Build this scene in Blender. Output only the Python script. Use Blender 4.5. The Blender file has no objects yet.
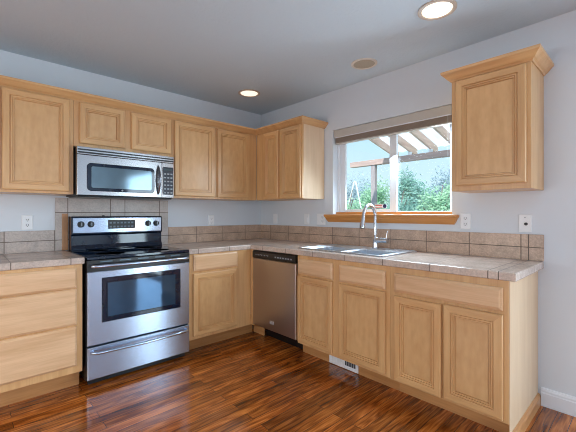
import bpy, math, random
from mathutils import Vector, Matrix
R = math.radians
random.seed(7)
C = bpy.context.scene.collection
SC = bpy.context.scene

# ------------------------------------------------------------------ camera, sky, lights, exposure
cam_d = bpy.data.cameras.new('camera'); cam = bpy.data.objects.new('camera', cam_d); C.objects.link(cam)
cam.location = (-2.6893, -3.3635, 1.2206)
cam.rotation_euler = (R(90), 0, R(46.876 - 90))
cam_d.sensor_width = 36; cam_d.lens = 344.427 / 576 * 36; cam_d.shift_y = -2.18 / 576
cam_d.clip_start = .02
SC.camera = cam
try: SC.cycles.filter_width = 1.0
except Exception: pass
SC.view_settings.view_transform = 'Standard'; SC.view_settings.look = 'None'
SC.view_settings.exposure = 0.1; SC.view_settings.gamma = 1.0
try: SC.view_settings.use_curve_mapping = False
except Exception: pass

W = bpy.data.worlds.new('sky'); SC.world = W; W.use_nodes = True
wn = W.node_tree; wn.nodes.clear()
_o = wn.nodes.new('ShaderNodeOutputWorld'); _b = wn.nodes.new('ShaderNodeBackground')
_g = wn.nodes.new('ShaderNodeTexCoord'); _s = wn.nodes.new('ShaderNodeSeparateXYZ'); _r = wn.nodes.new('ShaderNodeValToRGB')
wn.links.new(_g.outputs['Generated'], _s.inputs[0]); wn.links.new(_s.outputs['Z'], _r.inputs[0])
_r.color_ramp.elements[0].position = 0.0; _r.color_ramp.elements[0].color = (.70, .90, .98, 1)
_r.color_ramp.elements[1].position = .75; _r.color_ramp.elements[1].color = (.30, .56, .92, 1)
_e = _r.color_ramp.elements.new(.30); _e.color = (.50, .78, .98, 1)
wn.links.new(_r.outputs[0], _b.inputs[0]); _b.inputs[1].default_value = 1.12
wn.links.new(_b.outputs[0], _o.inputs[0])

def light(name, kind, loc, rot, power, col=(1, 1, 1), **kw):
    d = bpy.data.lights.new(name, kind); d.energy = power; d.color = col
    for k, v in kw.items(): setattr(d, k, v)
    o = bpy.data.objects.new(name, d); C.objects.link(o); o.location = loc; o.rotation_euler = rot
    return o
light('sun', 'SUN', (-3, -3, 9), (R(40), 0, R(-70)), 7.2, (1, .95, .86), angle=R(1))
# daylight through the room's openings (patio door, rear window, kitchen window), plus an added side fill
light('daylight_patio_door', 'AREA', (-.02, -4.75, 1.05), (0, R(90), 0), 98, (.68, .87, 1), shape='RECTANGLE', size=1.95, size_y=1.6)
light('daylight_rear_window', 'AREA', (-3.2, -6.12, 1.3), (R(38), 0, 0), 48, (.93, .96, 1), shape='RECTANGLE', size=2.2, size_y=1.2)
light('side_fill', 'AREA', (-5.10, -1.9, 1.1), (0, R(-32), 0), 58, (1, .95, .88), shape='RECTANGLE', size=1.3, size_y=2.2)  # added fill lamp for the room, set at a made-up side window
light('daylight_kitchen_window', 'AREA', (.19, -1.86, 1.66), (0, R(45), R(22)), 30, (.70, .87, 1), shape='RECTANGLE', size=.7, size_y=.6)

# ------------------------------------------------------------------ materials
def srgb(r, g, b):
    f = lambda c: ((c/255)/12.92 if c/255 <= .04045 else ((c/255+.055)/1.055)**2.4)
    return (f(r), f(g), f(b), 1)
class NT:
    def __init__(s, name):
        s.m = bpy.data.materials.new(name); s.m.use_nodes = True; s.t = s.m.node_tree
        s.p = s.t.nodes['Principled BSDF']; s.out = s.t.nodes['Material Output']
    def n(s, typ, **kw):
        x = s.t.nodes.new('ShaderNode' + typ)
        for k, v in kw.items(): setattr(x, k, v)
        return x
    def l(s, a, b): s.t.links.new(a, b)
    def math(s, op, a, b=None):
        x = s.n('Math', operation=op)
        for i, v in enumerate((a, b)):
            if v is None: continue
            if isinstance(v, (int, float)): x.inputs[i].default_value = v
            else: s.l(v, x.inputs[i])
        return x.outputs[0]
    def mix(s, fac, a, b, mode='MIX'):
        x = s.n('Mix', data_type='RGBA', blend_type=mode)
        for i, v in ((0, fac), (6, a), (7, b)):
            if isinstance(v, (int, float)): x.inputs[i].default_value = v
            elif isinstance(v, tuple): x.inputs[i].default_value = v
            else: s.l(v, x.inputs[i])
        return x.outputs[2]
    def coords(s, scale=(1, 1, 1), offrand=False):
        tc = s.n('TexCoord'); mp = s.n('Mapping'); s.l(tc.outputs['Object'], mp.inputs[0]); mp.inputs['Scale'].default_value = scale
        if offrand:
            oi = s.n('ObjectInfo'); v = s.math('MULTIPLY', oi.outputs['Random'], 37.0); s.l(v, mp.inputs['Location'])
        return mp.outputs[0]
    def noise(s, vec, scale, detail=4, rough=.55):
        x = s.n('TexNoise'); s.l(vec, x.inputs['Vector']); x.inputs['Scale'].default_value = scale
        x.inputs['Detail'].default_value = detail; x.inputs['Roughness'].default_value = rough
        return x.outputs['Fac']
    def ramp(s, fac, *stops):
        x = s.n('ValToRGB'); s.l(fac, x.inputs[0]); e = x.color_ramp.elements
        while len(e) < len(stops): e.new(.5)
        for i, (p, c) in enumerate(stops): e[i].position = p; e[i].color = c
        return x.outputs[0]
    def bump(s, h, strength, dist=.002):
        x = s.n('Bump'); x.inputs['Strength'].default_value = strength; x.inputs['Distance'].default_value = dist
        s.l(h, x.inputs['Height']); s.l(x.outputs[0], s.p.inputs['Normal'])
    def set(s, **kw):
        for k, v in kw.items(): s.p.inputs[k.replace('_', ' ')].default_value = v
        return s
def plain(name, col, rough=.5, metal=0, var=.04, nscale=12, **kw):
    s = NT(name); s.set(Roughness=rough, Metallic=metal, **kw)
    n = s.noise(s.coords(), nscale)
    a = tuple(max(0, c*(1-var)) for c in col[:3]) + (1,); b = tuple(min(1, c*(1+var)) for c in col[:3]) + (1,)
    s.l(s.ramp(n, (.3, a), (.7, b)), s.p.inputs['Base Color'])
    return s.m
def wood(name, axis, dark, light_, rough=.33, figure=0.0, coat=.25):
    s = NT(name); sc = [16, 16, 16]; sc['xyz'.index(axis)] = 1.6
    v = s.coords(tuple(sc), True); n1 = s.noise(v, 1.0, 5, .6)
    sc2 = [150, 150, 150]; sc2['xyz'.index(axis)] = 5
    n2 = s.noise(s.coords(tuple(sc2), True), 1.0, 3)
    k = s.math('ADD', s.math('MULTIPLY', n1, .75), s.math('MULTIPLY', n2, .25))
    if figure:
        f = s.noise(s.coords((34, 34, 15), True), 1.0, 2, .5); k = s.math('ADD', s.math('MULTIPLY', n1, 1-figure), s.math('MULTIPLY', f, figure))
    col = s.ramp(k, (.30, dark), (.68, light_))
    oi = s.n('ObjectInfo'); h = s.n('HueSaturation'); s.l(col, h.inputs['Color'])
    s.l(s.math('ADD', s.math('MULTIPLY', oi.outputs['Random'], .12), .94), h.inputs['Value'])
    s.l(h.outputs[0], s.p.inputs['Base Color']); s.set(Roughness=rough, Coat_Weight=coat, Coat_Roughness=.25)
    s.bump(n2, .03, .0006)
    return s.m
MD, ML = srgb(193, 143, 93), srgb(221, 178, 125)
WV = wood('maple_vertical', 'z', MD, ML)
WH = wood('maple_horizontal', 'x', MD, ML)
WHY = wood('maple_lengthwise', 'y', MD, ML)
WP = wood('maple_veneer', 'z', srgb(197, 150, 99), srgb(217, 174, 123), figure=.42)
WTOE = wood('oak_toe_kick', 'x', srgb(168, 112, 62), srgb(204, 150, 96))
WTOEY = wood('oak_toe_moulding', 'y', srgb(172, 114, 66), srgb(208, 154, 100))
WSIDE = wood('maple_side_panel', 'z', srgb(206, 174, 142), srgb(220, 192, 160), rough=.5, coat=0)
WDR = wood('maple_drawer_front', 'x', srgb(200, 156, 114), srgb(230, 192, 152), rough=.34)
WSILL = wood('oak_sill', 'y', srgb(186, 118, 52), srgb(214, 148, 76), rough=.3)

def tile(name, base, var, lines, rough=.3, grout=srgb(102, 87, 77)):
    # lines: list of (axis, origin, spacing) repeating joints and (axis, position) single joints
    s = NT(name); tc = s.n('TexCoord'); sp = s.n('SeparateXYZ'); s.l(tc.outputs['Object'], sp.inputs[0])
    mask = None; cells = []
    for ln in lines:
        a = sp.outputs['XYZ'.index(ln[0].upper())]
        if len(ln) == 3:
            t = s.math('DIVIDE', s.math('SUBTRACT', a, ln[1]), ln[2]); fr = s.math('FRACT', t)
            d = s.math('MULTIPLY', s.math('MINIMUM', fr, s.math('SUBTRACT', 1.0, fr)), ln[2]); cells.append(s.math('FLOOR', t))
        else:
            d = s.math('ABSOLUTE', s.math('SUBTRACT', a, ln[1]))
        m = s.math('LESS_THAN', d, .0026); mask = m if mask is None else s.math('MAXIMUM', mask, m)
    n1 = s.noise(s.coords((1, 1, 1)), 9, 6, .65); n2 = s.noise(s.coords((1, 1, 1)), 70, 4, .75)
    k = s.math('ADD', s.math('MULTIPLY', n1, .5), s.math('MULTIPLY', n2, .5))
    lo = tuple(c*(1-var) for c in base[:3]) + (1,); hi = tuple(min(1, c*(1+var)) for c in base[:3]) + (1,)
    col = s.ramp(k, (.36, lo), (.64, hi))
    if cells:
        wnz = s.n('TexWhiteNoise', noise_dimensions='1D'); s.l(s.math('ADD', cells[0], s.math('MULTIPLY', cells[-1], 7.3)), wnz.inputs['W'])
        h = s.n('HueSaturation'); s.l(col, h.inputs['Color']); s.l(s.math('ADD', s.math('MULTIPLY', wnz.outputs['Value'], .14), .93), h.inputs['Value']); col = h.outputs[0]
    s.l(s.mix(mask, col, grout), s.p.inputs['Base Color'])
    s.l(s.math('ADD', s.math('MULTIPLY', mask, .5), rough), s.p.inputs['Roughness'])
    s.bump(s.math('SUBTRACT', s.math('MULTIPLY', n2, .2), mask), .5, .0015)
    return s.m

def steel(name, col, rough, axis='x', aniso=0.0):
    s = NT(name); sc = [420, 420, 420]; sc['xyz'.index(axis)] = 4
    n = s.noise(s.coords(tuple(sc)), 1, 3)
    lo = tuple(c*(.99 if aniso else .97) for c in col[:3]) + (1,)
    s.l(s.ramp(n, (.3, lo), (.7, col)), s.p.inputs['Base Color'])
    s.set(Metallic=1.0); s.l(s.math('ADD', s.math('MULTIPLY', n, .02 if aniso else .1), rough-.02), s.p.inputs['Roughness'])
    if not aniso: s.bump(n, .008, .0003)
    if aniso:
        tg = s.n('Tangent', direction_type='RADIAL', axis='X'); s.l(tg.outputs[0], s.p.inputs['Tangent']); s.set(Anisotropic=aniso)
    return s.m
STEEL = steel('brushed_stainless', srgb(178, 190, 210), .27, 'x', .8)
STEELM = steel('microwave_stainless', srgb(170, 168, 170), .27, 'x', .5)
STEELV = steel('brushed_stainless_vertical', srgb(190, 178, 168), .30, 'z')
CHROME = plain('chrome', srgb(214, 218, 224), .12, 1, .02)
SINKM = steel('satin_sink_steel', srgb(206, 212, 220), .36, 'y')
BLACKG = plain('black_glass', srgb(15, 27, 46), .06, 0, .05)
BLACKP = plain('black_enamel', srgb(16, 17, 20), .3, 0, .1)
DARKP = plain('dark_plastic', srgb(34, 36, 40), .4, 0, .1)
GREYP = plain('grey_marking', srgb(150, 158, 168), .45)
WHITEP = plain('white_plastic', srgb(230, 231, 234), .4, 0, .015)
SLOT = plain('slot_dark', srgb(60, 60, 64), .6)
VINYL = plain('white_vinyl', srgb(228, 232, 238), .35, 0, .01)
BLIND = plain('blind_taupe', srgb(192, 186, 178), .5, 0, .03)
BLINDD = plain('blind_slat_brown', srgb(158, 142, 130), .5, 0, .05)
TRIMW = plain('trim_white', srgb(224, 226, 232), .4, 0, .01)
OVENGL = plain('oven_window_glass', srgb(64, 92, 120), .05, .6, .05)
MWGL = plain('microwave_window_glass', srgb(104, 124, 136), .09, .5, .05)
RED = plain('sticker_red', srgb(196, 84, 76), .5); NAVY = plain('sticker_navy', srgb(36, 40, 88), .5)

def wallpaint(name, col, bump=.12, scale=90):
    s = NT(name); n = s.noise(s.coords(), scale, 4, .6); n2 = s.noise(s.coords(), 1.3, 2)
    s.l(s.ramp(n2, (.3, tuple(c*.985 for c in col[:3]) + (1,)), (.7, col)), s.p.inputs['Base Color'])
    s.set(Roughness=.75); s.bump(n, bump, .004); return s.m
WALLM = wallpaint('wall_paint', srgb(213, 218, 225))
CEILM = wallpaint('ceiling_texture_paint', srgb(199, 213, 224), .9, 45)

def floor_mat():
    s = NT('oak_strip_floor'); v = s.coords((1, 1, 1))
    def brick(c1, c2, mo):
        b = s.n('TexBrick', offset=.37, offset_frequency=2, squash=1.0); s.l(v, b.inputs['Vector'])
        b.inputs['Scale'].default_value = 1.0; b.inputs['Brick Width'].default_value = 1.05; b.inputs['Row Height'].default_value = .072
        b.inputs['Mortar Size'].default_value = .0016; b.inputs['Mortar Smooth'].default_value = .2; b.inputs['Bias'].default_value = 0
        b.inputs['Color1'].default_value = c1; b.inputs['Color2'].default_value = c2; b.inputs['Mortar'].default_value = mo
        return b
    b = brick((0, 0, 0, 1), (1, 1, 1, 1), (.5, .5, .5, 1))
    # grain, shifted per board
    off = s.n('VectorMath', operation='MULTIPLY_ADD'); s.l(b.outputs['Color'], off.inputs[0]); off.inputs[1].default_value = (13, 7, 0); s.l(v, off.inputs[2])
    def gr(sx, sy, sc, det, ro):
        mp = s.n('Mapping'); s.l(off.outputs[0], mp.inputs[0]); mp.inputs['Scale'].default_value = (sx, sy, 1)
        return s.noise(mp.outputs[0], sc, det, ro)
    g1 = gr(1.6, 30, 1.0, 5, .6); g2 = gr(5, 130, 1.0, 3, .6); g3 = gr(3.5, 14, 1.0, 2, .5)
    ct = s.math('PINGPONG', s.math('MULTIPLY', gr(1.1, 9, 1.0, 3, .55), 9.0), .5)
    k = s.math('ADD', s.math('MULTIPLY', g1, .34), s.math('ADD', s.math('MULTIPLY', g2, .26), s.math('ADD', s.math('MULTIPLY', g3, .2), s.math('MULTIPLY', ct, .26))))
    grain = s.ramp(k, (.29, srgb(56, 22, 7)), (.455, srgb(152, 80, 28)), (.64, srgb(216, 132, 60)))
    hs = s.n('HueSaturation'); s.l(grain, hs.inputs['Color'])
    s.l(s.math('ADD', s.math('MULTIPLY', b.outputs['Color'], .75), .62), hs.inputs['Value'])
    s.l(s.mix(b.outputs['Fac'], hs.outputs[0], srgb(24, 12, 8)), s.p.inputs['Base Color'])
    s.l(s.math('ADD', s.math('MULTIPLY', g2, .12), .10), s.p.inputs['Roughness'])
    s.set(Coat_Weight=.35, Coat_Roughness=.1)
    s.bump(s.math('SUBTRACT', s.math('MULTIPLY', g2, .12), b.outputs['Fac']), .25, .001)
    return s.m
FLOORM = floor_mat()
def glass():
    s = NT('window_glass'); t = s.n('BsdfTransparent'); g = s.n('BsdfGlossy'); m = s.n('MixShader')
    t.inputs[0].default_value = (.96, .98, .99, 1); g.inputs['Roughness'].default_value = 0.0; m.inputs[0].default_value = .04
    n = s.noise(s.coords(), 4, 2); s.l(s.ramp(n, (.3, (.95, .975, .99, 1)), (.7, (.97, .985, .99, 1))), t.inputs[0])
    s.l(t.outputs[0], m.inputs[1]); s.l(g.outputs[0], m.inputs[2]); s.l(m.outputs[0], s.out.inputs[0]); return s.m
GLASS = glass()
def emis(name, col, st):
    s = NT(name); s.set(Base_Color=col, Emission_Color=col, Emission_Strength=st); return s.m
LENS = emis('lamp_lens', (1, .90, .74, 1), .95)
def leafm(name, a, b):
    s = NT(name); n = s.noise(s.coords(), 2.5, 4)
    col = s.ramp(n, (.3, a), (.7, b)); s.l(col, s.p.inputs['Base Color']); s.set(Roughness=.6)
    tr = s.n('BsdfTranslucent'); s.l(col, tr.inputs[0]); m = s.n('MixShader'); m.inputs[0].default_value = .4
    s.l(s.p.outputs[0], m.inputs[1]); s.l(tr.outputs[0], m.inputs[2]); s.l(m.outputs[0], s.out.inputs[0]); return s.m
LEAF1 = leafm('leaf_bluegreen_hazed', srgb(118, 164, 160), srgb(160, 206, 190))  # all leaf colours lightened to paint in the outdoor haze
LEAF2 = leafm('leaf_green_hazed', srgb(140, 188, 160), srgb(186, 222, 188))
LEAF3 = leafm('leaf_grey_hazed', srgb(148, 172, 186), srgb(190, 208, 216))
BARK = plain('bark', srgb(120, 112, 108), .9, 0, .2)
PERG = wood('cedar_beam', 'y', srgb(164, 142, 138), srgb(196, 172, 164), .7, 0, 0)
PERGX = wood('cedar_rafter', 'x', srgb(206, 168, 150), srgb(234, 204, 184), .7, 0, 0)
PERGZ = wood('cedar_post', 'z', srgb(140, 134, 140), srgb(176, 168, 170), .7, 0, 0)
def roofm():
    s = NT('corrugated_translucent'); n = s.noise(s.coords(), 3, 2)
    col = s.ramp(n, (.3, srgb(238, 243, 247)), (.7, srgb(248, 251, 253))); s.l(col, s.p.inputs['Base Color'])
    tr = s.n('BsdfTranslucent'); s.l(col, tr.inputs[0]); m = s.n('MixShader'); m.inputs[0].default_value = .85
    s.l(s.p.outputs[0], m.inputs[1]); s.l(tr.outputs[0], m.inputs[2]); s.l(m.outputs[0], s.out.inputs[0]); return s.m
ROOFM = roofm()
GRASS = plain('lawn_green', srgb(120, 150, 110), .9, 0, .2, 5)
PATIO = plain('patio_concrete', srgb(186, 186, 184), .8, 0, .06, 3)

# ------------------------------------------------------------------ mesh helpers
class MB:
    def __init__(s): s.v = []; s.f = []; s.m = []
    def face(s, ids, m=0): s.f.append(ids); s.m.append(m)
    def box(s, x0, y0, z0, x1, y1, z1, m=0):
        x0, x1 = sorted((x0, x1)); y0, y1 = sorted((y0, y1)); z0, z1 = sorted((z0, z1)); b = len(s.v)
        s.v += [(x, y, z) for z in (z0, z1) for y in (y0, y1) for x in (x0, x1)]
        for q in ((0, 2, 3, 1), (4, 5, 7, 6), (0, 1, 5, 4), (2, 6, 7, 3), (0, 4, 6, 2), (1, 3, 7, 5)): s.face([b+i for i in q], m)
        return s
    def loft(s, rings, m=0, caps=True, closed=True):
        b = len(s.v); n = len(rings[0])
        for r in rings: s.v += [tuple(p) for p in r]
        for i in range(len(rings)-1):
            for j in range(n if closed else n-1):
                k = (j+1) % n; s.face([b+i*n+j, b+i*n+k, b+(i+1)*n+k, b+(i+1)*n+j], m)
        if caps:
            s.face([b+j for j in range(n)][::-1], m); s.face([b+(len(rings)-1)*n+j for j in range(n)], m)
        return s
    def tube(s, path, r, n=10, m=0):
        path = [Vector(p) for p in path]; rings = []
        rr = r if isinstance(r, (list, tuple)) else [r]*len(path)
        up = None
        for i, p in enumerate(path):
            t = (path[min(i+1, len(path)-1)] - path[max(i-1, 0)]).normalized()
            if up is None: up = Vector((0, 0, 1)) if abs(t.z) < .9 else Vector((1, 0, 0))
            a = t.cross(up).normalized(); up = a.cross(t).normalized()
            rings.append([p + (a*math.cos(2*math.pi*j/n) + up*math.sin(2*math.pi*j/n))*rr[i] for j in range(n)])
        return s.loft(rings, m)
    def lathe(s, c, axis, prof, n=28, m=0):
        # prof: (radius, height along axis)
        ax = Vector(axis).normalized(); a = ax.orthogonal().normalized(); b = ax.cross(a); c = Vector(c)
        return s.loft([[c + ax*h + (a*math.cos(2*math.pi*j/n) + b*math.sin(2*math.pi*j/n))*max(r, 1e-4) for j in range(n)] for r, h in prof], m)
    def panel(s, x0, x1, z0, z1, y, prof, cap=True, ms=(0, 1), mc=0):
        # nested rectangles facing -y; prof (inset, height); sides 0 bottom,1 right,2 top,3 left
        b = len(s.v)
        for ins, h in prof:
            s.v += [(x0+ins, y-h, z0+ins), (x1-ins, y-h, z0+ins), (x1-ins, y-h, z1-ins), (x0+ins, y-h, z1-ins)]
        for i in range(len(prof)-1):
            for j in range(4):
                k = (j+1) % 4; s.face([b+i*4+j, b+i*4+k, b+(i+1)*4+k, b+(i+1)*4+j], ms[1] if j in (0, 2) else ms[0])
        s.face([b+3, b+2, b+1, b], ms[0])
        if cap: e = b+(len(prof)-1)*4; s.face([e, e+1, e+2, e+3], mc)
        return s
    def sweep(s, prof, path, m=0):
        # prof: (out, z); path: list of (point, outward 2d vector) giving mitred stations
        rings = [[(p[0]+o[0]*d, p[1]+o[1]*d, z) for d, z in prof] for p, o in path]
        return s.loft(rings, m)
    def build(s, name, mats, parent=None, loc=(0, 0, 0), smooth=None, bevel=0):
        me = bpy.data.meshes.new(name); me.from_pydata(s.v, [], s.f); me.update()
        if not isinstance(mats, (list, tuple)): mats = [mats]
        for mt in mats: me.materials.append(mt)
        for p, i in zip(me.polygons, s.m): p.material_index = min(i, len(mats)-1)
        import bmesh
        bm = bmesh.new(); bm.from_mesh(me); bmesh.ops.recalc_face_normals(bm, faces=bm.faces); bm.to_mesh(me); bm.free()
        if smooth is not None:
            for p in me.polygons: p.use_smooth = True
            me.set_sharp_from_angle(angle=R(smooth))
        o = bpy.data.objects.new(name, me); C.objects.link(o); o.location = loc
        if parent: o.parent = parent
        if bevel:
            md = o.modifiers.new('edge_softening', 'BEVEL'); md.width = bevel; md.segments = 2; md.limit_method = 'ANGLE'
        return o
def tag(o, label, cat, group=None):
    o['label'] = label; o['category'] = cat
    if group: o['group'] = group
    return o
def thing(name, label, cat, loc=(0, 0, 0), rz=0, group=None):
    o = bpy.data.objects.new(name, None); C.objects.link(o); o.location = loc; o.rotation_euler = (0, 0, rz); o.empty_display_size = .1
    return tag(o, label, cat, group)
def struct(o): o['kind'] = 'structure'; return o
def on_wall(side, s, z, d=0.0):
    # a frame on a wall: local x runs right along the wall, local -y points into the room
    return ((s, -d, z), 0) if side == 'left' else ((-d, -s, z), R(-90))

# ------------------------------------------------------------------ room shell
H = 2.452
X0, Y0 = -5.2, -6.2
WY0, WY1, WZ0, WZ1 = -2.309, -1.152, 1.214, 2.056      # kitchen window opening
DY0, DY1, DZ1 = -5.65, -3.9, 2.05                       # patio door opening
struct(MB().box(X0-.15, Y0-.15, -.1, .15, .15, 0).build('floor', FLOORM))
struct(MB().box(X0-.15, Y0-.15, H, .15, .15, H+.15).build('ceiling', CEILM))
struct(MB().box(X0-.15, 0, 0, .15, .15, H).build('wall_left', WALLM))
mb = MB()
mb.box(0, WY1, 0, .15, 0, H); mb.box(0, WY0, 0, .15, WY1, WZ0); mb.box(0, WY0, WZ1, .15, WY1, H)
mb.box(0, DY1, 0, .15, WY0, H); mb.box(0, DY0, DZ1, .15, DY1, H); mb.box(0, Y0, 0, .15, DY0, H)
struct(mb.build('wall_right', WALLM))
mb = MB(); a0, a1, c0, c1 = -4.3, -2.1, .65, 2.15
mb.box(X0, Y0-.15, 0, a0, Y0, H); mb.box(a1, Y0-.15, 0, .15, Y0, H); mb.box(a0, Y0-.15, 0, a1, Y0, c0); mb.box(a0, Y0-.15, c1, a1, Y0, H)
struct(mb.build('wall_rear', WALLM))
mb = MB(); a0, a1, c0, c1 = -3.1, -.7, .4, 2.0
mb.box(X0-.15, Y0-.15, 0, X0, a0, H); mb.box(X0-.15, a1, 0, X0, 0, H); mb.box(X0-.15, a0, 0, X0, a1, c0); mb.box(X0-.15, a0, c1, X0, a1, H)
struct(mb.build('wall_side', WALLM))
# baseboard right of the cabinets
prof = [(0, 0), (.016, 0), (.016, .082), (.012, .088), (.012, .098), (.007, .112), (0, .115)]
mb = MB(); mb.sweep(prof, [((-.0, -2.864), (-1, 0)), ((-.0, DY1), (-1, 0))])
struct(mb.build('baseboard_right', TRIMW))
# kitchen window
win = bpy.data.objects.new('window_1', None); C.objects.link(win); win.location = (0, 0, 0); struct(win)
fx0, fx1 = .075, .14
mb = MB()
for b in ((WY0, WY0+.035, WZ0+.024, WZ1), (WY1-.035, WY1, WZ0+.024, WZ1), (WY0+.035, WY1-.035, WZ1-.035, WZ1), (WY0+.035, WY1-.035, WZ0, WZ0+.03)):
    mb.box(fx0, b[0], b[2], fx1, b[1], b[3])
mb.build('window_frame', VINYL, win, bevel=.002)
mb = MB(); m0, m1 = -1.802, -1.738
for b in ((-1.245, WY1-.036, WZ0+.031, WZ1-.036), (m0, m1, WZ0+.031, WZ1-.036)):
    mb.box(.08, b[0], b[2], .105, b[1], b[3])
mb.box(.08, m1, WZ0+.031, .105, -1.245, WZ0+.05); mb.box(.08, m1, WZ1-.075, .105, -1.245, WZ1-.036)
mb.build('sliding_sash', VINYL, win, bevel=.0015)
mb = MB(); mb.box(.11, WY0+.036, WZ0+.031, .132, WY0+.06, WZ1-.036); mb.box(.11, -1.79, WZ0+.031, .132, -1.76, WZ1-.036)
mb.build('fixed_stile', VINYL, win, bevel=.0015)
MB().box(.090, m1, WZ0+.05, .094, -1.245, WZ1-.075).build('pane', GLASS, win)
MB().box(.119, WY0+.06, WZ0+.031, .123, -1.79, WZ1-.036).build('pane', GLASS, win)
MB().box(.045, WY0+.002, WZ0+.001, .074, WY1-.002, WZ0+.024).build('stop_strip', WSILL, win, bevel=.003)
prof = [(0, 1.140), (.018, 1.140), (.024, 1.152), (.032, 1.165), (.040, 1.185), (.046, 1.192), (.050, 1.200), (.050, 1.212), (.044, 1.2145), (0, 1.2145)]
mb = MB(); mb.sweep(prof, [((-.001, -2.362+.05), (0, -1)), ((-.001, -2.362+.05), (-1, -1)), ((-.001, -1.072-.05), (-1, 1)), ((-.001, -1.072-.05), (0, 1))])
mb.build('window_sill', WSILL, win)
MB().box(.0, WY0+.001, 1.2085, .045, WY1-.001, 1.2165).build('window_stool', WSILL, win)
# patio door, rear window and an added side window, behind the camera
def opening_frame(name, axis, p, a0, a1, z0, z1, n):
    r = bpy.data.objects.new(name, None); C.objects.link(r); struct(r); mb = MB()
    def bx(u0, u1, w0, w1, t0, t1, M):
        M.box(*((p+t0, u0, w0, p+t1, u1, w1) if axis == 'x' else (u0, p+t0, w0, u1, p+t1, w1)))
    bx(a0, a0+.06, z0, z1, -.03, .03, mb); bx(a1-.06, a1, z0, z1, -.03, .03, mb); bx(a0+.06, a1-.06, z1-.06, z1, -.03, .03, mb); bx(a0+.06, a1-.06, z0, z0+.06, -.03, .03, mb)
    for i in range(1, n): c = a0+(a1-a0)*i/n; bx(c-.035, c+.035, z0+.06, z1-.06, -.03, .03, mb)
    mb.build('door_frame' if name.startswith('door') else 'window_frame', VINYL, r)
    g = MB(); bx(a0+.06, a1-.06, z0+.06, z1-.06, -.004, .004, g); g.build('pane', GLASS, r)
opening_frame('door_1', 'x', .08, DY0, DY1, 0.001, DZ1, 2)
opening_frame('window_2', 'y', Y0-.08, -4.3, -2.1, .65, 2.15, 2)
opening_frame('added_window_3', 'x', X0-.08, -3.1, -.7, .4, 2.0, 3)  # side window added to go with the side fill lamp

# ------------------------------------------------------------------ cabinets
DOORP = [(0, 0), (0, .014), (.003, .019), (.008, .021), (.040, .021), (.0425, .014), (.0455, .014), (.047, .0185), (.053, .0185), (.0555, .0125), (.058, .0125), (.0595, .0155), (.063, .0155), (.066, .006), (.070, .006)]
DRAWP = [(0, 0), (0, .012), (.004, .015), (.010, .017), (.016, .021)]
FINGERP = [(0, 0), (0, .010), (.003, .014), (.014, .021)]
def add_door(root, x0, x1, z0, z1, y):
    d = MB().panel(x0, x1, z0, z1, y, DOORP, cap=False).build('door', [WV, WH], root)
    i = .070
    mb = MB(); mb.box(x0+i-.002, y-.0085, z0+i-.002, x1-i+.002, y-.002, z1-i+.002)
    mb.build('center_panel', WP, d)
def add_drawer(root, x0, x1, z0, z1, y, prof=DRAWP):
    MB().panel(x0, x1, z0, z1, y, prof, ms=(0, 0)).build('drawer_front', WDR, root)
def cabinet(side, s0, s1, z0, z1, depth, label, group, doors=(), drawers=(), toe=None, closed_top=True, open_side=None, prof=DRAWP, name='wall_cabinet', sides=WV, fr=None, rear=.003):
    loc, rz = on_wall(side, s0, z0)
    t = thing(name, label, 'cabinet', loc, rz, group); w = s1-s0; h = z1-z0; zb = toe[0] if toe else 0
    mb = MB(); f = -(depth-.02)
    mb.box(0, f, zb, .016, -rear, h, 0); mb.box(w-.016, f, zb, w, -rear, h, 0); mb.box(.016, f, zb, w-.016, -rear, zb+.016, 0); mb.box(.016, -rear-.008, zb+.016, w-.016, -rear, h, 0)
    if closed_top: mb.box(.016, f, h-.016, w-.016, -rear-.008, h, 0)
    mb.build('carcass', sides, t)
    mb = MB(); fr0, fr1 = fr or (0, w); mb.box(fr0, -depth, zb, fr1, f, h); mb.build('face_frame', WV, t, bevel=.0015)
    for d in doors: add_door(t, d[0]-s0, d[1]-s0, d[2]-z0, d[3]-z0, -depth)
    for d in drawers: add_drawer(t, d[0]-s0, d[1]-s0, d[2]-z0, d[3]-z0, -depth, prof)
    if toe:
        mb = MB(); mb.box(toe[2] if len(toe) > 2 else 0, -toe[1], 0, toe[3] if len(toe) > 3 else w, -toe[1]+.016, zb); mb.build('toe_kick', WTOE, t)
    return t
UB, UT, UD = 1.370, 2.096, .325
DT, DB = 2.080, 1.388
GU = 'maple wall cabinets'
GB = 'maple base cabinets'
cabinet('left', -2.945, -2.088, UB, UT, UD, 'two-door maple wall cabinet at far left, above the left counter outlet', GU,
        [(-2.925, -2.527, DB, DT), (-2.510, -2.116, DB, DT)])
cabinet('left', -2.087, -1.312, 1.738, UT, UD, 'short maple wall cabinet with two small doors directly above the microwave', GU,
        [(-2.051, -1.718, 1.764, DT), (-1.668, -1.320, 1.764, DT)])
cabinet('left', -1.311, -.3265, UB, UT, UD, 'two-door maple wall cabinet between the microwave and the room corner', GU,
        [(-1.284, -.864, DB, DT), (-.832, -.442, DB, DT)])
cabinet('right', .326, 1.040, UB, UT, UD, 'two-door maple corner wall cabinet with pale end panel, left of the window', GU,
        [(.466, .706, DB-.012, DT), (.738, 1.028, DB-.012, DT)], sides=WSIDE)
rc = cabinet('right', 2.434, 2.8765, UB, 2.104, UD, 'single-door maple wall cabinet with crown top, right of the window', GU,
        [(2.464, 2.855, 1.402, 2.087)], sides=WV)
def crown_prof(z0, z1):
    k = (z1-z0)
    return [(0, z0), (.006, z0), (.010, z0+.12*k), (.020, z0+.22*k), (.034, z0+.5*k), (.046, z0+.68*k), (.050, z0+.72*k), (.052, z0+.80*k), (.052, z1), (0, z1)]
mb = MB(); cp = crown_prof(2.096-UB, 2.160-UB); w = 2.8765-2.434; e = .0005
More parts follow.
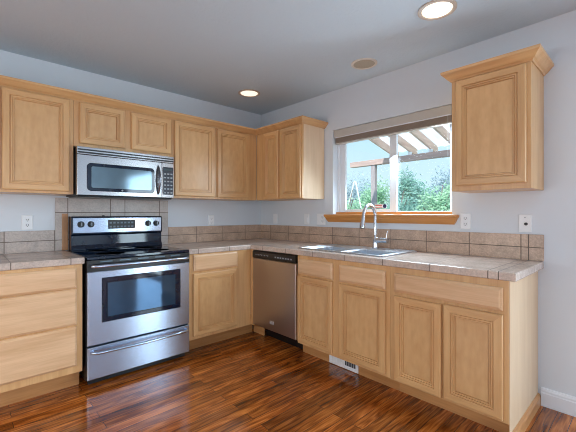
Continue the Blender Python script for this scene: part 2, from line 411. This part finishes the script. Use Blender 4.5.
mb.sweep(cp, [((-e, -.003), (-1, 0)), ((-e, -UD-e), (-1, -1)), ((w+e, -UD-e), (1, -1)), ((w+e, -.003), (1, 0))])
mb.box(.002, -UD+.002, 2.105-UB, w-.002, -.004, 2.125-UB)
mb.build('crown_trim', WH, rc)
mb = MB(); cp = crown_prof(2.090, 2.147); e = .001
mb.sweep(cp, [((-2.945, -UD-e), (0, -1)), ((-UD-e, -UD-e), (-1, -1)), ((-UD-e, -1.040-e), (-1, -1)), ((-.003, -1.040-e), (0, -1))])
o = mb.build('crown_moulding', WH); tag(o, 'long maple crown moulding running along the tops of the corner run of wall cabinets', 'moulding')

# base cabinets
ZT = .871
FD = .630
cabinet('left', -2.945, -2.094, 0, ZT, FD, 'maple base cabinet with three wide drawers, left of the stove', GB, drawers=[
    (-2.915, -2.130, .711, .850), (-2.915, -2.130, .459, .703), (-2.915, -2.130, .176, .446)], toe=(.125, .535), prof=FINGERP, name='base_cabinet')
cabinet('left', -1.298, -.632, 0, ZT, FD, 'maple base cabinet with one drawer over one door, between stove and dishwasher', GB,
    [(-1.258, -.804, .160, .702)], [(-1.255, -.798, .723, .862)], toe=(.130, .505, .002, .78), name='base_cabinet')
# the filler post where the runs meet
mb = MB(); mb.box(-.630, -.677, .130, -.611, -.6315, ZT); o = mb.build('corner_filler', WV, bevel=.001)
mb = MB(); mb.box(-.505, -.677, 0, -.489, -.506, .13); c2 = mb.build('toe_kick', WTOEY, o)
tag(o, 'narrow maple filler strip in the inside corner beside the dishwasher', 'filler')
cabinet('right', 1.285, 2.158, 0, ZT, FD, 'two-door maple sink base cabinet with two false drawer fronts, next to the dishwasher', GB,
    [(1.298, 1.672, .148, .702), (1.738, 2.128, .148, .698)], [(1.298, 1.675, .717, .842), (1.738, 2.128, .715, .838)], toe=(.128, .505, -.060), closed_top=False, name='base_cabinet')
eb = cabinet('right', 2.159, 2.842, 0, ZT, FD, 'maple base cabinet at the right end with one wide drawer over two doors', GB,
    [(2.193, 2.499, .136, .686), (2.512, 2.818, .140, .692)], [(2.193, 2.817, .712, .833)], toe=(.124, .505), name='base_cabinet', sides=WSIDE)
w = 2.842-2.159
mb = MB(); mb.box(w+.0005, -FD+.004, .001, w+.004, -.003, ZT-.001); mb.build('end_panel', WSIDE, eb)
mb = MB(); mb.sweep([(0, 0), (.016, 0), (.016, .052), (.010, .066), (0, .072)], [((w+.0045, -FD), (1, 0)), ((w+.0045, -.003), (1, 0))]); mb.build('base_moulding', WTOEY, eb)
# floor register in the toe kick
loc, rz = on_wall('right', 1.532, .004, .506)
v = thing('toe_kick_register', 'white metal heating register with dark grille low in the toe kick under the sink cabinet', 'vent', loc, rz)
mb = MB(); mb.panel(0, .285, 0, .105, 0, [(0, 0), (0, .004), (.003, .007), (.016, .007), (.018, .004)], ms=(0, 0)); mb.build('face_plate', WHITEP, v)
mb = MB(); mb.box(.160, -.0055, .028, .262, -.0045, .080); mb.build('grille', SLOT, v)
for q in (.160, .024):
    mb = MB()
    for k in range(7): mb.box(q+k*.0165, -.0075, .028, q+(.0015 if q > .1 else .003)+k*.0165, -.0056 if q > .1 else -.0045, .080)
    mb.build('louver', WHITEP, v)

# ------------------------------------------------------------------ counters and tile
CT, CB, CD = .917, .872, .642
TB = srgb(198, 180, 168)
TL1 = tile('counter_tile_left', TB, .26, [('x', -2.165, .32)], .2)
mb = MB(); mb.box(-2.945, -CD, CB, -2.080, -.003, CT)
o = mb.build('countertop', TL1, bevel=.006); tag(o, 'short taupe tiled countertop on the left, over the drawer cabinet', 'countertop')
TL2 = tile('counter_tile', TB, .26, [('x', -.25, .32), ('y', -2.747+.32*9, .32), ('y', -2.797)], .2)
# L-shaped top with the sink cut-out (one mesh)
hx0, hx1, hy0, hy1 = -.545, -.145, -2.030, -1.262
mb = MB()
xs = [-1.299, -CD, hx0, hx1, -.003]; ys = [-2.8775, hy0, hy1, -CD, -.003]
def inside(i, j):
    if i == 0: return j == 3
    return not (i == 2 and j == 1)
vid = {}
def vv(i, j, t):
    if (i, j, t) not in vid: vid[(i, j, t)] = len(mb.v); mb.v.append((xs[i], ys[j], CT if t else CB))
    return vid[(i, j, t)]
cells = {(i, j) for i in range(4) for j in range(4) if inside(i, j)}
for i, j in cells:
    for t in (0, 1): mb.face([vv(i, j, t), vv(i+1, j, t), vv(i+1, j+1, t), vv(i, j+1, t)])
    for (di, dj), (p, q) in {(-1, 0): ((i, j), (i, j+1)), (1, 0): ((i+1, j), (i+1, j+1)), (0, -1): ((i, j), (i+1, j)), (0, 1): ((i, j+1), (i+1, j+1))}.items():
        if (i+di, j+dj) not in cells: mb.face([vv(*p, 0), vv(*q, 0), vv(*q, 1), vv(*p, 1)])
o = mb.build('countertop', TL2, bevel=.006); tag(o, 'long L-shaped taupe tiled countertop around the sink, under the window', 'countertop')
SB = srgb(182, 154, 134)
BST = 1.087
TS1 = tile('backsplash_tile_left', srgb(180, 166, 158), .26, [('x', -2.157, .32), ('z', 1.005)])
o = MB().box(-2.945, -.012, CT+.001, -2.156, -.001, BST).build('tile_backsplash', TS1, bevel=.002)
tag(o, 'short two-row tile backsplash on the left wall below the far left outlet', 'backsplash', 'taupe tile backsplashes')
TS2 = tile('backsplash_tile_range', srgb(182, 170, 163), .2, [('x', -2.066), ('x', -1.738), ('x', -1.614), ('x', -1.29), ('z', 1.232), ('z', 1.005)])
o = MB().box(-2.154, -.012, CT+.001, -1.202, -.001, 1.352).build('tile_backsplash', TS2, bevel=.002)
MB().box(-2.108, -.020, CT+.002, -2.066, -.0125, 1.222).build('tan_strip', plain('strip_tan', srgb(176, 128, 88), .4, 0, .1, 20), o, bevel=.003)  # narrow tan strip left of the range backguard
tag(o, 'tall tile backsplash panel behind the stove, under the microwave', 'backsplash', 'taupe tile backsplashes')
TS3 = tile('backsplash_tile', SB, .30, [('x', -.25, .32), ('y', -2.755+.32*9, .32), ('y', -2.797), ('z', 1.003)])
mb = MB(); z0, z1 = CT+.001, BST; b = len(mb.v)
poly = [(-1.200, -.001), (-.001, -.001), (-.001, -2.8775), (-.012, -2.8775), (-.012, -.012), (-1.200, -.012)]
mb.loft([[(x, y, z) for x, y in poly] for z in (z0, z1)])
o = mb.build('tile_backsplash', TS3, bevel=.002); tag(o, 'long two-row tile backsplash wrapping the corner and running under the window', 'backsplash', 'taupe tile backsplashes')

# ------------------------------------------------------------------ range
rg = thing('electric_range', 'stainless steel electric range with black glass cooktop, between the base cabinets', 'stove', (-1.690, 0, 0))
hw = .385
MB().box(-hw, -.635, .045, hw, -.02, .895).build('body', BLACKP, rg, bevel=.003)
mb = MB(); mb.box(-hw+.002, -.665, .896, hw-.002, -.022, .918); o = mb.build('cooktop', BLACKG, rg, bevel=.004)
ringm = plain('burner_ring_grey', srgb(66, 70, 78), .2)
for (bx, by, br) in ((-.19, -.50, .105), (.19, -.50, .085), (-.19, -.22, .08), (.19, -.22, .10)):
    MB().lathe((bx, by, .9181), (0, 0, 1), [(br-.004, 0), (br, 0), (br, .0006), (br-.004, .0006), (br-.004, 0)]).build('burner', ringm, o)
mb = MB(); mb.box(-hw, -.668, .800, hw, -.636, .894); vs = mb.build('vent_strip', BLACKP, rg, bevel=.003)
sm = plain('slot_blue_grey', srgb(86, 108, 124), .3)
for k in range(5): MB().box(-.30+k*.13, -.6695, .876, -.22+k*.13, -.668, .884).build('vent_slot', sm, vs)
# door
d = MB(); D0, D1 = .296, .813
wx0, wx1, wz0, wz1 = -.292, .300, .448, .766
d.panel(-hw+.004, hw-.004, D0, D1, -.637, [(0, 0), (0, .032), (.004, .036)], ms=(0, 0)); door = d.build('oven_door', STEEL, rg)
mb = MB(); mb.panel(wx0, wx1, wz0, wz1, -.6735, [(0, 0), (0, .002), (.004, .003), (.030, .003), (.032, .0015)], ms=(0, 0), mc=0); wf = mb.build('window_frame', BLACKG, door)
mb = MB(); mb.box(wx0+.04, -.6765, wz0+.036, wx1-.045, -.6751, wz1-.04); mb.build('window_glass', OVENGL, door)
mb = MB(); hz = .853
P = [(-.352, -.668, hz), (-.352, -.695, hz), (-.335, -.708, hz)] + [(x, -.712, hz) for x in (-.2, 0, .2)] + [(.335, -.708, hz), (.352, -.695, hz), (.352, -.668, hz)]
mb.tube(P, .0125, 12); mb.build('door_handle', STEEL, door, smooth=50)
mb = MB(); mb.panel(-hw+.004, hw-.004, .058, .284, -.637, [(0, 0), (0, .032), (.004, .036)], ms=(0, 0)); dr = mb.build('storage_drawer', STEEL, rg)
mb = MB(); hz = .250
P = [(-.352, -.673, hz), (-.352, -.695, hz), (-.33, -.712, hz)] + [(x, -.716-.006*(1-abs(x)/.3), hz-.004*(1-abs(x)/.3)) for x in (-.2, -.1, 0, .1, .2)] + [(.33, -.712, hz), (.352, -.695, hz), (.352, -.673, hz)]
mb.tube(P, .011, 12); mb.build('drawer_handle', STEEL, dr, smooth=50)
for fx in (-.34, .34):
    for fy in (-.57, -.1): MB().lathe((fx, fy, 0), (0, 0, 1), [(.02, 0), (.02, .012), (.01, .014), (.01, .0449)], 14).build('foot', DARKP, rg)
MB().box(-hw+.02, -.62, .012, hw-.02, -.60, .044).build('kick_plate', BLACKP, rg)
# backguard: sloped black lower glass, stainless control fascia with black rim
mb = MB(); y = lambda t: t
prof = [(-.020, .9185), (-.122, .9185), (-.122, .928), (-.104, .96), (-.100, 1.04), (-.119, 1.052), (-.115, 1.190), (-.107, 1.199), (-.026, 1.199), (-.020, 1.19)]
mb.loft([[(x, p[0], p[1]) for p in prof] for x in (-.371, .381)]); bg = mb.build('backguard', BLACKG, rg, bevel=.003)
mb = MB(); mb.box(-.360, -.1225, 1.060, .371, -.116, 1.188); fa = mb.build('control_fascia', STEEL, bg, bevel=.003)
MB().box(-.098, -.1245, 1.091, .128, -.1226, 1.168).build('display', DARKP, fa)
keym = plain('key_blue_grey', srgb(92, 104, 116), .4)
for r_ in range(2):
    for k in range(7): MB().box(-.086+k*.030, -.1253, 1.102+r_*.034, -.068+k*.030, -.1246, 1.116+r_*.034).build('touch_key', keym, fa)
MB().box(-.03, -.1232, 1.074, .05, -.1226, 1.079).build('brand_mark', plain('mark_dark', srgb(86, 88, 94), .4), fa)
for kx in (-.304, -.230, .245, .321):
    mb = MB(); mb.lathe((kx, -.1226, 1.133), (0, -1, 0), [(.026, 0), (.026, .004), (.021, .006), (.019, .026), (.015, .029)], 24); kn = mb.build('knob', DARKP, fa, smooth=35)
    MB().box(kx-.003, -.1535, 1.118, kx+.003, -.1517, 1.150).build('pointer', GREYP, kn)
mb = MB(); mb.lathe((-.12, -.065, 1.1995), (0, 0, 1), [(.012, 0), (.012, .006), (.006, .009)], 14); mb.build('vent_cap', BLACKP, bg)

# ------------------------------------------------------------------ microwave
mw = thing('microwave', 'stainless over-the-range microwave hanging between wall cabinets above the stove', 'microwave', (-1.699, 0, 1.356))
hw, mh = .380, .375
MB().box(-hw, -.368, .004, hw, -.003, mh).build('housing', DARKP, mw, bevel=.003)
MB().box(-hw+.01, -.372, -.006, hw-.01, -.05, .0035).build('bottom_plate', BLACKP, mw, bevel=.003)
mb = MB(); mb.box(-hw, -.398, .318, hw, -.369, mh); vg = mb.build('vent_grille', STEELM, mw, bevel=.002)
mb = MB(); mb.box(-hw+.004, -.3995, .348, hw-.004, -.3985, .358); mb.build('grille_slot', BLACKP, vg); mb = MB(); mb.box(-hw+.004, -.3995, .326, hw-.004, -.3985, .338); mb.build('grille_slot', BLACKP, vg)
dx1 = .270
mb = MB(); mb.panel(-hw, dx1, .006, .316, -.369, [(0, 0), (0, .026), (.004, .030)], ms=(0, 0)); md_ = mb.build('door', STEELM, mw)
mb = MB()
def rrect(x0, x1, z0, z1, r, y, n=5):
    pts = []
    for cx, cz, a in ((x1-r, z1-r, 0), (x0+r, z1-r, 90), (x0+r, z0+r, 180), (x1-r, z0+r, 270)):
        for k in range(n+1): t = R(a+90*k/n); pts.append((cx+r*math.cos(t), y, cz+r*math.sin(t)))
    return pts
wx = (-.314, .203, .040, .256)
mb.loft([rrect(*wx, .03, -.3995), rrect(*wx, .03, -.4012), rrect(wx[0]+.003, wx[1]-.003, wx[2]+.003, wx[3]-.003, .028, -.4022)]); f_ = mb.build('window_frame', BLACKG, md_)
mb = MB(); q = (wx[0]+.030, wx[1]-.026, wx[2]+.026, wx[3]-.026)
mb.loft([rrect(*q, .012, -.4023), rrect(*q, .012, -.4032)]); mb.build('window_glass', MWGL, md_)
mb = MB(); P = []
for k in range(11):
    t = k/10; P.append((.236, -.399-.034*math.sin(math.pi*t)**.7, .036+.246*t))
mb.tube(P, [.007+.005*math.sin(math.pi*k/10) for k in range(11)], 12); mb.build('handle', steel('handle_dark_steel', srgb(120, 122, 130), .2, 'z'), md_, smooth=50)
mb = MB(); mb.lathe((-.06, -.4023, .053), (0, -1, 0), [(.007, 0), (.007, .0012)], 16); mb.build('emblem', GREYP, md_)
mb = MB(); mb.panel(dx1+.002, hw, .006, .316, -.369, [(0, 0), (0, .026), (.004, .030)], ms=(0, 0)); cpn = mb.build('control_panel', STEELM, mw)
MB().box(dx1+.010, -.4012, .034, hw-.010, -.3992, .278).build('keypad', plain('keypad_navy', srgb(24, 30, 48), .25), cpn)
for r_ in range(6):
    for k in range(3): MB().box(dx1+.018+k*.029, -.4022, .046+r_*.033, dx1+.018+k*.029+.018, -.4013, .046+r_*.033+.012).build('key', GREYP, cpn)
MB().box(dx1+.018, -.4022, .247, hw-.018, -.4013, .266).build('clock_display', plain('display_teal', srgb(40, 62, 70), .2), cpn)

# ------------------------------------------------------------------ dishwasher
loc, rz = on_wall('right', .681, 0)
dw = thing('dishwasher', 'stainless dishwasher with black control panel, under the counter by the corner', 'dishwasher', loc, rz)
w = .598
MB().box(.004, -.600, .135, w-.004, -.02, .862).build('tub', DARKP, dw)
mb = MB(); mb.panel(0, w, .150, .795, -.601, [(0, 0), (0, .044), (.006, .049)], ms=(0, 0)); dd = mb.build('door', STEELV, dw)
mb = MB(); mb.loft([[(x, -.601, .798), (x, -.645, .798), (x, -.650, .806), (x, -.650, .856), (x, -.642, .866), (x, -.601, .866)] for x in (0, w)]); cc = mb.build('control_panel', BLACKP, dw)
mb = MB(); random.seed(3)
for k in range(9): mb.box(.05+k*.022, -.6512, .826+.006*(k % 2), .05+k*.022+.012, -.6503, .836)
mb.build('indicator_row', GREYP, cc)
mb = MB()
for k in range(7): mb.box(.33+k*.034, -.6512, .822, .33+k*.034+.020, -.6503, .834)
mb.build('button_row', GREYP, cc)
MB().box(.20, -.6535, .846, .40, -.6503, .853).build('latch_pull', DARKP, cc)
MB().box(.262, -.6525, .212, .318, -.6503, .243).build('emblem', plain('emblem_silver', srgb(196, 200, 206), .3, .6), dd, bevel=.004)
MB().box(.006, -.480, .004, w-.070, -.465, .134).build('kick_plate', BLACKP, dw)

# ------------------------------------------------------------------ sink and faucet
FAUZ = CT+.0075
sk = thing('kitchen_sink', 'double-bowl stainless drop-in sink set in the tiled counter under the window', 'sink', (-.315, -1.646, CT))
mb = MB(); sx0, sx1, sy0, sy1 = -.235, .235, -.400, .400
bowls = ((-.205, .145, -.360, -.014), (-.205, .145, .014, .360))
xs2 = [sx0, -.205, .145, sx1]; ys2 = [sy0, -.360, -.014, .014, .360, sy1]
for i in range(3):
    for j in range(5):
        if i == 1 and j in (1, 3): continue
        b = len(mb.v); mb.v += [(xs2[i], ys2[j], .006), (xs2[i+1], ys2[j], .006), (xs2[i+1], ys2[j+1], .006), (xs2[i], ys2[j+1], .006)]; mb.face([b, b+1, b+2, b+3])
def rect_ring(d, z): return [(sx0-d, sy0-d, z), (sx1+d, sy0-d, z), (sx1+d, sy1+d, z), (sx0-d, sy1+d, z)]
mb.loft([rect_ring(0, .006), rect_ring(.003, .010), rect_ring(.008, .0115), rect_ring(.014, .009), rect_ring(.018, .0005)], caps=False)
mb.build('rim', SINKM, sk)
for (x0, x1, y0, y1) in bowls:
    mb = MB(); b = 0; pr = [(0, .006), (.008, -.004), (.014, -.15), (.045, -.178)]
    for ins, z in pr: mb.v += [(x0+ins, y0+ins, z), (x1-ins, y0+ins, z), (x1-ins, y1-ins, z), (x0+ins, y1-ins, z)]
    for i in range(3):
        for j in range(4): mb.face([i*4+j, i*4+(j+1) % 4, (i+1)*4+(j+1) % 4, (i+1)*4+j])
    mb.face([12, 13, 14, 15]); bw = mb.build('bowl', SINKM, sk)
    MB().lathe(((x0+x1)/2, (y0+y1)/2, -.1778), (0, 0, 1), [(.042, 0), (.042, .003), (.034, .003), (.030, .001)], 24).build('drain', CHROME, bw, smooth=40)
fc = thing('faucet', 'chrome gooseneck pull-down kitchen faucet behind the sink, in front of the window', 'faucet', (-.112, -1.712, FAUZ))
MB().lathe((0, 0, 0), (0, 0, 1), [(.030, 0), (.030, .006), (.024, .010), (.022, .03), (.021, .105), (.014, .115)], 24).build('base', CHROME, fc, smooth=40)
P = [(0, 0, .10), (0, 0, .18), (0, 0, .27)]
for k in range(1, 12): a = math.pi*k/12*1.02; P.append((-.088+.088*math.cos(a), 0, .27+.100*math.sin(a)))
P.append((-.180, 0, .255))
MB().tube(P, .0145, 12).build('spout', CHROME, fc, smooth=50)
MB().tube([(-.178, 0, .262), (-.181, 0, .250), (-.185, 0, .232), (-.192, 0, .195), (-.196, 0, .178)], [.0135, .016, .0175, .024, .022], 14).build('spray_head', CHROME, fc, smooth=50)
MB().tube([(-.1962, 0, .1775), (-.1966, 0, .175)], [.018, .017], 14).build('nozzle', DARKP, fc)
lv = MB().tube([(0, -.015, .070), (0, -.05, .070), (0, -.118, .072)], [.025, .024, .023], 16).build('valve_body', CHROME, fc, smooth=50)
MB().tube([(0, -.105, .088), (.002, -.109, .12), (.006, -.114, .152)], [.005, .0045, .004], 8).build('lever', CHROME, fc, smooth=50)
cap = MB().lathe((-.100, -1.86, CT+.0065), (0, 0, 1), [(.024, 0), (.024, .003), (.019, .006), (.001, .007)], 20).build('sink_hole_cover', CHROME, smooth=40)
tag(cap, 'small round chrome hole cover on the sink deck, right of the faucet', 'cover')

# ------------------------------------------------------------------ outlets and plates
def plate(side, s, z, name, label, cat, kind, w=.072, h=.116, group=None):
    loc, rz = on_wall(side, s, z-h/2, .0005); t = thing(name, label, cat, loc, rz, group)
    MB().panel(-w/2, w/2, 0, h, 0, [(0, 0), (0, .003), (.004, .006)], ms=(0, 0)).build('cover_plate', WHITEP, t)
    def duplex(cx):
        for cz in (h/2-.021, h/2+.021):
            r = MB().loft([rrect(cx-.017, cx+.017, cz-.014, cz+.014, .008, -.0061), rrect(cx-.016, cx+.016, cz-.013, cz+.013, .007, -.0080)]).build('receptacle', WHITEP, t)
            m = MB(); m.box(cx-.009, -.0088, cz-.003, cx-.0055, -.0081, cz+.008); m.box(cx+.0055, -.0088, cz-.003, cx+.009, -.0081, cz+.008); m.box(cx-.003, -.0088, cz-.011, cx+.003, -.0081, cz-.006)
            m.build('slots', SLOT, r)
    def rocker(cx):
        m = MB(); m.loft([[(x, -.0061, h/2-.033), (x, -.0085, h/2-.033), (x, -.0075, h/2), (x, -.011, h/2+.033), (x, -.0061, h/2+.033)] for x in (cx-.016, cx+.016)]); m.build('rocker', WHITEP, t)
    if kind == 'duplex': duplex(0)
    if kind == 'rocker': rocker(0)
    if kind == 'both': rocker(-.024); duplex(.024)
    if kind == 'jack':
        m = MB(); m.lathe((.006, -.0061, h/2-.004), (0, -1, 0), [(.010, 0), (.010, .003), (.006, .005)], 18); m.build('jack', SLOT, t)
        m = MB(); m.lathe((0, -.0061, h-.02), (0, -1, 0), [(.004, 0), (.003, .0015)], 12); m.build('screw', GREYP, t)
    return t
plate('left', -2.336, 1.152, 'wall_outlet', 'white duplex outlet on the wall left of the stove', 'outlet', 'duplex')
plate('left', -.705, 1.148, 'wall_outlet', 'white duplex outlet on the wall between stove and room corner', 'outlet', 'duplex')
plate('right', .275, 1.162, 'light_switch', 'white rocker switch plate nearest the room corner, under the corner cabinet', 'switch', 'rocker')
plate('right', .790, 1.165, 'light_switch', 'white rocker switch plate beside the two-gang plate left of the window', 'switch', 'rocker')
plate('right', .995, 1.165, 'switch_and_outlet_plate', 'white two-gang plate with switch and outlet just left of the window sill', 'outlet', 'both', .116)
plate('right', 2.406, 1.166, 'wall_outlet', 'white duplex outlet just right of the window sill', 'outlet', 'duplex')
plate('right', 2.776, 1.158, 'jack_plate', 'white wall plate with a dark round jack near the counter end', 'wall plate', 'jack')

# ------------------------------------------------------------------ window blind, sticker
bl = thing('window_blind', 'raised taupe slatted blind with valance at the top of the kitchen window', 'blind', (.036, -1.7305, 1.915))
hl = .5725
MB().box(-.030, -hl, .068, -.020, hl, .138).build('valance', BLIND, bl, bevel=.002)
MB().box(-.032, -hl, .060, -.0195, hl, .0675).build('valance_highlight', TRIMW, bl, bevel=.002)  # white strip paints the light caught along the valance's lower edge
MB().box(-.015, -hl+.005, .100, .030, hl-.005, .139).build('head_rail', BLIND, bl)
mb = MB()
for k in range(13): mb.box(-.018, -hl+.01, .012+k*.0066, .030, hl-.01, .0158+k*.0066)
mb.build('slat_stack', BLINDD, bl)
MB().box(-.018, -hl+.01, 0, .030, hl-.01, .0105).build('bottom_rail', BLIND, bl, bevel=.002)
MB().tube([(-.022, -hl+.03, .066), (-.022, -hl+.03, -.28)], .0015, 6).build('lift_cord', WHITEP, bl)
st = thing('window_sticker', 'small white sticker with red lines and dark round badge on the left window pane', 'sticker', (.0895, -1.640, 1.272), R(-90))
MB().box(-.062, -.0012, 0, .062, 0, .036).build('backing', WHITEP, st)
MB().box(-.056, -.0018, .023, .018, -.0013, .031).build('red_line', RED, st)
MB().box(-.056, -.0018, .006, .018, -.0013, .013).build('red_line', RED, st)
MB().lathe((.042, -.0013, .018), (0, -1, 0), [(.018, 0), (.018, .0008)], 20).build('badge', NAVY, st)

# ------------------------------------------------------------------ ceiling lights and speaker
def downlight(x, y, label):
    t = thing('recessed_light', label, 'ceiling light', (x, y, H-.0005), 0, 'recessed ceiling lights')
    MB().lathe((0, 0, 0), (0, 0, -1), [(.088, 0), (.110, 0), (.110, .004), (.098, .009), (.090, .007), (.088, 0)], 40).build('trim_ring', plain('trim_ring_tan', srgb(196, 180, 164), .4), t, smooth=40)
    MB().lathe((0, 0, 0), (0, 0, -1), [(.001, .0008), (.087, .0008), (.085, .004), (.06, .0055), (.001, .006)], 40).build('lens', LENS, t, smooth=40)
    l = light('recessed_lamp', 'SPOT', (x, y, H-.03), (0, 0, 0), 1.5, (1, .90, .76), spot_size=R(150), spot_blend=.8, shadow_soft_size=.08)
downlight(-.578, -.531, 'round recessed ceiling light near the room corner, smaller of the two in view')
downlight(-.614, -2.462, 'round recessed ceiling light at the top right, nearer the camera, above the counter')
t = thing('ceiling_speaker', 'round beige ceiling speaker between the two recessed lights, above the window', 'speaker', (-.305, -1.730, H-.0005))
MB().lathe((0, 0, 0), (0, 0, -1), [(.086, 0), (.106, 0), (.106, .004), (.098, .009), (.086, .007), (.086, 0)], 40).build('trim_ring', plain('speaker_ring', srgb(214, 206, 196), .4), t, smooth=40)
MB().lathe((0, 0, 0), (0, 0, -1), [(.001, .001), (.0855, .001), (.0855, .005), (.001, .0065)], 40).build('grille', plain('speaker_grille', srgb(178, 168, 150), .7, 0, .1, 300), t, smooth=40)

# ------------------------------------------------------------------ outside
struct(MB().box(.16, -12, -.32, 30, 22, -.20).build('lawn', GRASS))
struct(MB().box(.16, -7, -.195, 4.2, 2, -.10).build('patio_slab', PATIO))
pg = thing('patio_cover', 'wooden patio cover with sloping rafters and corrugated roof panels outside the window', 'patio cover', (3.3, -1.5, -.1))
def P3(x, y, z): return (x-3.3, y+1.5, z+.1)
MB().box(*P3(3.24, -5.2, 2.195), *P3(3.36, 1.05, 2.30)).build('beam', PERG, pg, bevel=.004)
for py in (.505, -3.2):
    MB().box(*P3(3.255, py-.045, -.0995), *P3(3.345, py+.045, 2.194)).build('post', PERGZ, pg, bevel=.004)
sl = .24
ys_ = [.12-.385*k for k in range(13)]
for y_ in ys_:
    mb = MB(); pr = [(3.55, 2.302-sl*.25), (.22, 2.302+sl*3.08), (.22, 2.302+sl*3.08+.135), (3.55, 2.302-sl*.25+.135)]
    mb.loft([[P3(x, yy, z+.001+.06) for x, z in pr] for yy in (y_-.02, y_+.02)]); mb.build('rafter', PERGX, pg)
    mb = MB(); mb.box(*P3(3.27, y_-.024, 2.301), *P3(3.33, y_+.024, 2.362)); mb.build('bracket', VINYL, pg)
def corr(x0, x1, dz):
    mb = MB(); n = 150; ya, yb_ = .16, -4.75; rows = []
    for x in (x0, x1):
        zc = 2.302+.061+.137+sl*(3.3-x)+dz
        up = [P3(x, ya+(yb_-ya)*k/n, zc+.009*math.sin(k*2*math.pi/5)+.01) for k in range(n+1)]
        rows.append(up + [(p[0], p[1], p[2]+.002) for p in up[::-1]])
    mb.loft(rows); mb.build('roof_panel', ROOFM, pg)
corr(.22, 2.75, .016); corr(2.6, 3.6, 0)
af = thing('a_frame_stand', 'thin white A-shaped frame standing in the garden behind the left window pane', 'garden frame', (8.3, 4.60, -.2))
MB().tube([(0, .84, 0), (0, .0, 2.70)], .026, 8).build('leg', VINYL, af)
MB().tube([(0, -.70, 0), (0, -.045, 2.66)], .026, 8).build('leg', VINYL, af)

def tree(name, label, x, y, blobs, n, leaf, size, mat):
    t = thing(name, label, 'tree' if 'tree' in name else 'shrub', (x, y, -.2), 0, 'garden trees and shrubs')
    mb = MB(); rnd = random.Random(label)
    tot = sum(b[3]*b[3]*b[4] for b in blobs)
    for (bx, by, bz, r, rz_) in blobs:
        for _ in range(int(n*r*r*rz_/tot)):
            d = Vector((rnd.gauss(0, 1), rnd.gauss(0, 1), rnd.gauss(0, 1))).normalized(); q = rnd.random()**.45*(1+.12*rnd.gauss(0, 1))
            c = Vector((bx+d.x*r*q, by+d.y*r*q, bz+.2+d.z*rz_*q))
            if c.z < .15: continue
            a = Vector((rnd.gauss(0, 1), rnd.gauss(0, 1), rnd.gauss(0, 1))).normalized(); b2 = a.orthogonal().normalized()
            s_ = size*(.6+.8*rnd.random()); i = len(mb.v)
            mb.v += [tuple(c-a*s_), tuple(c+b2*s_*.4), tuple(c+a*s_), tuple(c-b2*s_*.4)]; mb.face([i, i+1, i+2, i+3])
    me = mb
    mesh = bpy.data.meshes.new('foliage'); mesh.from_pydata(me.v, [], me.f); mesh.materials.append(mat)
    fo = bpy.data.objects.new('foliage', mesh); C.objects.link(fo); fo.parent = t
    mb = MB(); mb.tube([(0, 0, 0), (.05, 0, .8), (0, .05, max(b[2] for b in blobs)+.1)], [.07, .05, .025], 8)
    for k in range(4): mb.tube([(.03, 0, .8+.2*k), (.3*math.cos(k*2.1), .4*math.sin(k*2.1), 1.3+.3*k)], [.03, .012], 6)
    mb.build('trunk', BARK, t)
tree('garden_shrub', 'pale yellow-green shrub filling the lower right of the right window pane', 6.4, .55, [(0, 0, 1.0, .55, .85), (0, .2, 1.2, .4, .75), (0, -.3, 1.1, .45, .85)], 6500, 0, .045, LEAF2)
tree('garden_shrub', 'bluish shrub at the bottom left of the right window pane', 7.9, 2.5, [(0, 0, .9, .55, .8), (0, .3, 1.0, .45, .75), (0, -.3, 1.0, .45, .8)], 6000, 0, .045, LEAF1)
tree('garden_shrub', 'low green shrub at the bottom left of the left window pane', 6.3, 3.45, [(0, 0, .9, .55, .75), (0, .35, .9, .5, .7), (0, -.35, .95, .5, .75)], 6000, 0, .045, LEAF2)
tree('garden_tree', 'tall dense blue-green tree seen through the middle of the right window pane', 9.8, 3.20, [(0, 0, 1.3, .75, 1.2), (0, .15, 2.25, .5, .75), (0, -.3, 1.8, .55, .8)], 7500, 0, .06, LEAF1)
tree('garden_tree', 'green tree between the patio post and the window centre', 9.9, 4.75, [(0, 0, 1.3, .65, 1.15), (0, -.3, 1.9, .45, .8), (0, .3, 1.5, .5, .9)], 6500, 0, .06, LEAF2)
tree('garden_tree', 'medium green tree behind the pale shrub at the right of the right pane', 11.3, 1.9, [(0, 0, 1.4, .7, 1.2), (0, -.25, 1.9, .5, .75), (0, .3, 1.5, .5, .9)], 6500, 0, .06, LEAF2)
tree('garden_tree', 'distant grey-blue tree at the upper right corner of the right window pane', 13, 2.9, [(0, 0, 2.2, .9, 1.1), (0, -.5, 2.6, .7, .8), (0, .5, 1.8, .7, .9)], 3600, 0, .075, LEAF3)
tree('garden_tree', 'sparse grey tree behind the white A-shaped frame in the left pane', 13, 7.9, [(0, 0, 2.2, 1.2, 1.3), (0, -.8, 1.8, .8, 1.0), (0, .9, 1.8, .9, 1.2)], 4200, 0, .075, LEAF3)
